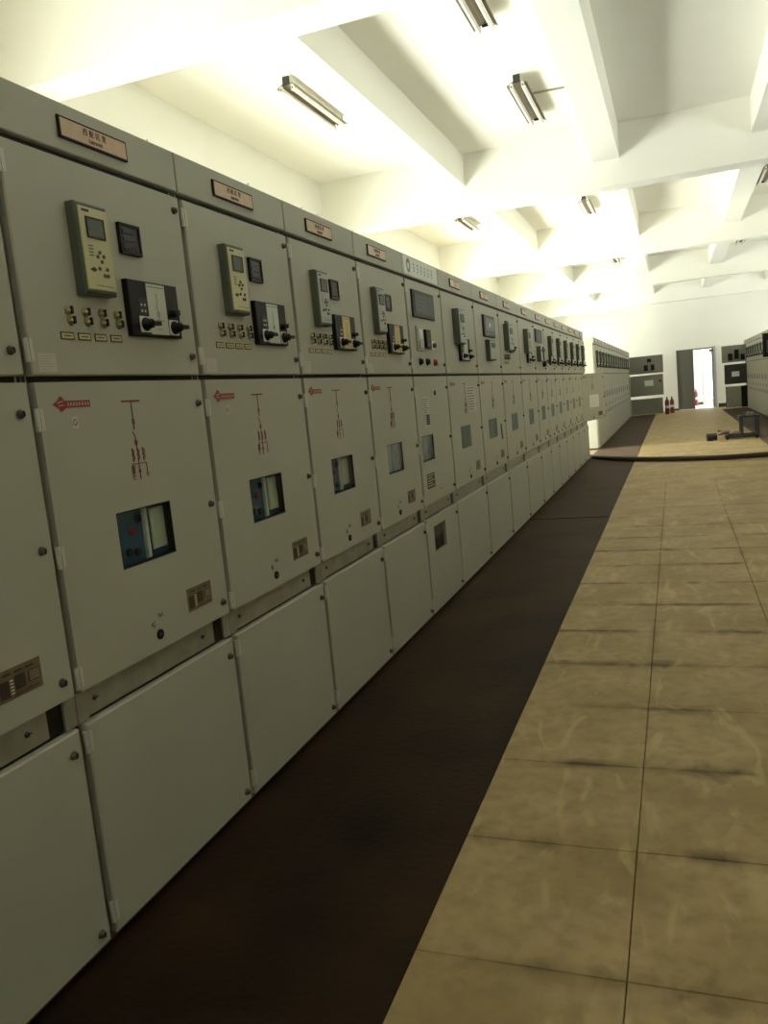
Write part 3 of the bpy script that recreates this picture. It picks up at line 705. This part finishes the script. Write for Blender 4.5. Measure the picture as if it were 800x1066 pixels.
d = open_right(cab, 'instrument_door', .80, .80, 1.60, 2.17, 'paint_dark')
for (u0, u1, z0, z1) in ((.08, .20, 1.66, 1.85), (.26, .40, 1.70, 2.02), (.46, .60, 1.66, 1.9)): obj('door_device', MB().box(u0, u1, .80, .85, z0, z1, 'black'), d)
d = open_right(cab, 'breaker_door', .80, .73, .86, 1.53, 'grey_dark')
obj('paper_notice', MB().box(.26, .50, .80, .803, 1.11, 1.28, 'paper'), d)
d = open_right(cab, 'cable_door', .80, .70, .06, .78, 'galvanised')
obj('door_edging', MB().box(.69, .71, .76, .806, .06, .80, 'grey_dark'), d); obj('dark_cavity', MB().box(.02, .22, .80, .82, .05, .78, 'black'), d)  # black slab painted in for the dark cavity beside the door
# relay door standing open in the right row
cabr = None
for o in list(COL.objects):
    if o.get('category') == 'cabinet' and abs(o.location.x - XR) < .01 and abs(o.location.y - (30.4 - .8 * 10)) < .01: cabr = o
dd = obj('swung_door', MB().box(.03, .33, .77, .80, 1.60, 2.16, 'black'), cabr)
obj('door_device', MB().box(.10, .24, .80, .84, 1.70, 2.0, 'relay_case'), dd)

# ------------------------------------------------------------------ rubber mats
def rmat(x0, x1, y0, y1, label):
    o = obj('rubber_mat', MB().add([(x0, y0, 0), (x1, y0, 0), (x1, y1, 0), (x0, y1, 0), (x0, y0, .005), (x1, y0, .005), (x1 - .004, y1, .006), (x0, y1, .006)],
                                 [(0, 3, 2, 1), (4, 5, 6, 7), (0, 1, 5, 4), (1, 2, 6, 5), (2, 3, 7, 6), (3, 0, 4, 7)], 'rubber'))
    tag(o, label, 'mat', 'rubber mats laid along the cabinets')
rmat(.0, .856, YB + .1, 8.63, 'near dark rubber mat along the foot of the left cabinets')
rmat(.0, .852, 8.665, 22.4, 'brown rubber mat along the left cabinets beyond the cross joint, under the hose')
rmat(.0, .85, 22.43, 31.2, 'farthest rubber mat of the left cabinets, below the open end doors')
rmat(3.08, 3.9, 2.6, 31.2, 'rubber mat along the foot of the right cabinets')

# ------------------------------------------------------------------ hose across the aisle
hp = [(-2.3, 16.2), (-1.2, 16.0), (-.4, 15.65), (.08, 15.25), (.45, 14.72), (.84, 14.3), (1.45, 13.93), (2.17, 13.68), (2.87, 13.72), (3.3, 13.85), (3.82, 14.2), (4.1, 15.2)]
def smooth(pts, n=6):
    out = []
    for i in range(len(pts) - 1):
        p0, p1, p2, p3 = [Vector(pts[max(0, min(len(pts) - 1, j))]) for j in (i - 1, i, i + 1, i + 2)]
        for k in range(n):
            t = k / n
            out.append(.5 * ((2 * p1) + (-p0 + p2) * t + (2 * p0 - 5 * p1 + 4 * p2 - p3) * t * t + (-p0 + 3 * p1 - 3 * p2 + p3) * t ** 3))
    return out + [Vector(pts[-1])]
o = obj('hose', MB().tube([(p.x, p.y, .049) for p in smooth([(a, b, 0) for a, b in hp if a < 3.6])], .042, 'hose', 10))
tag(o, 'dark rubber hose lying across the aisle from the gap in the left row', 'hose')

# ------------------------------------------------------------------ ceiling lights
def light_meshes(Lg):
    hs = MB().box(-.03, .03, 0, Lg, .076, .13, 'lamp_white')
    rf = MB().add([(-.105, 0, .03), (-.03, 0, .07), (.03, 0, .07), (.105, 0, .03), (-.105, Lg, .03), (-.03, Lg, .07), (.03, Lg, .07), (.105, Lg, .03),
                   (-.105, 0, .035), (-.03, 0, .075), (.03, 0, .075), (.105, 0, .035), (-.105, Lg, .035), (-.03, Lg, .075), (.03, Lg, .075), (.105, Lg, .035)],
                  [(0, 1, 5, 4), (1, 2, 6, 5), (2, 3, 7, 6), (8, 12, 13, 9), (9, 13, 14, 10), (10, 14, 15, 11), (0, 4, 12, 8), (3, 11, 15, 7)], 'lamp_brown')
    return hs, rf
def ceiling_light(x, y, Lg, label):
    t = thing('ceiling_light', label, 'light', (x, y, ZC - .13), 0, 'unlit twin-tube ceiling lights')
    hs, rf = light_meshes(Lg)
    obj('housing', hs, t, key=('lh', Lg)); obj('reflector', rf, t, key=('lr', Lg))
    for s_ in (-1, 1):
        tb = obj('tube', lambda: MB().cyl((0, .03, 0), (0, Lg - .03, 0), .02, 'lamp_tube', 10), t, (s_ * .058, 0, .02), key=('lt', Lg))
        for e in (.0, Lg - .03): obj('lamp_holder', lambda: MB().box(-.014, .014, 0, .03, -.022, .03, 'lamp_white').box(-.006, .006, -.002, .032, -.008, .008, 'black'), tb, (0, e, 0), key='holder')
    for e in (.0, Lg): obj('end_cap', lambda: MB().box(-.035, .035, -.006, .006, .05, .125, 'grey_dark'), t, (0, e, 0), key='ecap')
    return t
ceiling_light(-1.75, 7.35, 1.3, 'unlit twin-tube ceiling light nearest the left wall, above the first cabinets')
ceiling_light(.2, 5.9, 1.3, 'unlit ceiling light cut off by the top edge of the photo')
ceiling_light(.2, 8.6, 1.3, 'unlit twin-tube ceiling light between two joists, its conduit running to the joist beside it')
ceiling_light(.25, 14.5, 1.3, 'unlit ceiling light in the second bay, seen just below the cross beam in mid ceiling')
ceiling_light(-1.85, 14.3, 1.2, 'bleached ceiling light above the left cabinets in the second bay')
ceiling_light(.25, 21.6, 1.2, 'small distant ceiling light in the third bay, left of the two there')
ceiling_light(3.2, 21.2, 1.2, 'small distant ceiling light in the third bay, right of the two there')
ceiling_light(3.08, 14.4, 1.2, 'ceiling light at the right edge of the photo below the cross beam')
o = obj('conduit', MB().cyl((.26, 9.2, ZC - .014), (.72, 9.25, ZC - .014), .01, 'lamp_brown', 6)); tag(o, 'thin conduit on the ceiling from light to joist', 'conduit')

# ------------------------------------------------------------------ end door and corridor
dr = MB().box(DX0, DX0 + .05, YE - .01, YE + .14, 0, DZ, 'door_grey').box(DX1 - .06, DX1 + .02, YE - .03, YE + .14, 0, DZ + .03, 'alu').box(DX0, DX1, YE - .01, YE + .14, DZ - .05, DZ, 'door_grey')
door = struct('door_1', dr)
obj('door_leaf', MB().box(DX0 + .05, 2.245, YE + .02, YE + .07, .01, DZ - .05, 'door_grey').box(DX0 + .13, 2.17, YE + .012, YE + .02, .15, .95, 'door_grey').box(DX0 + .13, 2.17, YE + .012, YE + .02, 1.1, 2.1, 'door_grey'), door)
obj('door_leaf', MB().box(2.90, 2.95, YE + .10, YE + .75, .01, DZ - .05, 'door_grey'), door)
obj('door_closer', MB().box(2.80, 2.94, YE - .03, YE + .03, DZ - .16, DZ - .08, 'grey_dark'), door)
CY = 36.6
struct('floor_corridor', MB().box(.4, 5.4, YE + T, CY + .3, -.2, 0, 'corridor_floor').box(DX0, DX1, YE, YE + T, -.2, 0, 'corridor_floor'))
struct('ceiling_corridor', MB().box(.4, 5.4, YE + T, CY + .3, 2.9, 3.05, 'ceil_white'))
struct('wall_corridor_left', MB().box(.25, .4, YE + T, CY, -.02, 2.9, 'wall_white'))
struct('wall_corridor_right', MB().box(5.4, 5.55, YE + T, CY + .2, -.02, .4, 'wall_white').box(5.4, 5.55, YE + T, CY + .2, 2.5, 2.9, 'wall_white').box(5.4, 5.55, YE + T, 34.2, .4, 2.5, 'wall_white').box(5.4, 5.55, 36.2, CY + .2, .4, 2.5, 'wall_white'))  # unseen window opening, added for the corridor light
struct('wall_corridor_end', MB().box(.4, 2.63, CY, CY + .2, -.02, 2.9, 'wall_white').box(3.7, 5.4, CY, CY + .2, -.02, 2.9, 'wall_white').box(2.63, 3.7, CY, CY + .2, 2.16, 2.9, 'wall_white'))
struct('baseboard_corridor', MB().box(.4, 2.63, CY - .015, CY, 0, .12, 'base_dark'))
d2_ = struct('door_2', MB().frame(CY - .02, CY + .1, (0, 0, 0, 0), (0, 0, 0, 0), 'alu') if False else MB().box(2.63, 2.71, CY - .02, CY + .1, 0, 2.16, 'alu').box(3.62, 3.70, CY - .02, CY + .1, 0, 2.16, 'alu').box(2.71, 3.62, CY - .02, CY + .1, 2.08, 2.16, 'alu').box(2.71, 3.62, CY - .02, CY + .1, .0, .22, 'alu'))
obj('pane', MB().box(2.70, 3.63, CY + .03, CY + .036, .21, 2.09, 'glass'), d2_)
def extinguisher(x, y, label, h=.62, r=.075):
    t = thing('fire_extinguisher', label, 'extinguisher', (x, y, 0), 0, 'fire extinguishers')
    obj('cylinder', MB().lathe([(r * .95, 0), (r, .02), (r, h * .72), (r * .8, h * .80), (r * .35, h * .86), (r * .3, h * .9)], 'extinguisher_red', 16), t)
    v = obj('valve', MB().lathe([(r * .35, h * .88), (r * .35, h * .95), (r * .2, h * .97)], 'black', 10), t)
    obj('handle', MB().box(-.015, .015, -r * 1.2, r * .4, h * .96, h, 'black'), v)
    obj('hose', MB().tube([(0, r * .3, h * .92), (0, r * 1.1, h * .9), (0, r * 1.35, h * .7), (0, r * 1.3, h * .35)], .012, 'black', 6), t)
    obj('label_band', MB().lathe([(r * 1.01, h * .34), (r * 1.01, h * .50)], 'sticker', 16), t)
extinguisher(1.26, 30.6, 'red fire extinguisher on the floor beside the open end doors', .62)
extinguisher(1.42, 31.3, 'red fire extinguisher standing second behind the one at the open doors', .60)
extinguisher(2.36, 36.2, 'small red fire extinguisher in the bright corridor', .70)

# ------------------------------------------------------------------ trolley with its load
tr_ = thing('transfer_trolley', 'dark steel trolley frame standing in the aisle before the far door', 'trolley', (2.48, 17.55, 0))
B = lambda nm, *a, **k: obj(nm, MB().box(*a, 'steel_dark'), tr_)
for y in (0.0, .36): B('base_rail', 0, .60, y, y + .05, .03, .09)
for x in (0.0, .27, .565): B('cross_rail', x, x + .05, .05, .36, .03, .09)
for x in (.27, .565):
    for y in (0.0, .36): B('post', x, x + .05, y, y + .05, .09, .42)
for y in (0.0, .36): B('top_rail', .255, .63, y, y + .05, .42, .46)
for x in (.255, .575): B('top_rail', x, x + .05, .05, .36, .42, .46)
for x in (.02, .56):
    for y in (-.01, .37): obj('wheel', MB().cyl((x, y, .035), (x, y + .03, .035), .035, 'black', 12), tr_)
ob = obj('crank_motor', MB().cyl((2.12, 17.62, .075), (2.30, 17.66, .075), .075, 'steel_dark', 14).box(2.14, 2.24, 17.56, 17.70, .0, .03, 'steel_dark')); tag(ob, 'dark cylindrical lump on the floor at the left end of the trolley', 'motor')
cp = []
for i in range(60):
    t = i / 59 * math.pi * 5; cp.append((2.42 + .11 * math.cos(t) + .02 * i / 59, 17.68 + .10 * math.sin(t), .125 + .05 * i / 59 + .015 * math.sin(3 * t)))
ob = obj('cable_coil', MB().tube([(2.31, 17.50, .125), (2.32, 17.52, .125)] + cp, .016, 'cable_pink', 6)); tag(ob, 'pinkish cable coiled over the low end of the trolley', 'cable')
ob = obj('rag', MB().lathe([(.10, 0), (.11, .02), (.07, .05), (.02, .07)], 'cable_pink', 9, o=(2.68, 17.74, .092))); tag(ob, 'crumpled pinkish rag on the trolley base', 'rag')
ob = obj('tool_box', MB().box(2.88, 3.0, 17.62, 17.85, .46, .51, 'relay_case').box(2.90, 2.93, 17.66, 17.80, .51, .525, 'screw')); tag(ob, 'small dark tool lying on the top of the trolley', 'tool')

# ------------------------------------------------------------------ debris on the cabinet tops
rd = random.Random(11)
m = MB()
for k in range(420):
    y = rd.uniform(2.1, 5.2); x = -abs(rd.gauss(0, .05)) - .005; s_ = rd.uniform(.006, .024)
    vs = [(x + rd.uniform(-s_, s_), y + rd.uniform(-1.6 * s_, 1.6 * s_), 2.32 + (0 if j < 3 else rd.uniform(.3, .7) * s_)) for j in range(4)]
    m.add(vs, [(0, 2, 1), (0, 1, 3), (1, 2, 3), (2, 0, 3)], 'plaster_debris')
o = obj('plaster_crumbs', m); o['kind'] = 'stuff'; tag(o, 'pale plaster crumbs along the top edge of the near cabinets', 'debris')
for k, (y, L_) in enumerate(((2.82, .22), (3.42, .12), (3.62, .1))):
    o = obj('cable_tie', MB().tube([(-.02, y, 2.325), (-.03, y + L_ * .3, 2.345), (-.02, y + L_ * .6, 2.335), (-.025, y + L_ * .9, 2.34), (-.02, y + L_, 2.352)], .004, 'plaster_debris', 5))
    tag(o, ['long wire scrap lying on top of the second whole cabinet', 'short wire scrap standing up on the cabinet top above the third nameplate', 'bent wire scrap on the cabinet top right of the third nameplate'][k], 'wire', 'wire scraps on the cabinet tops')
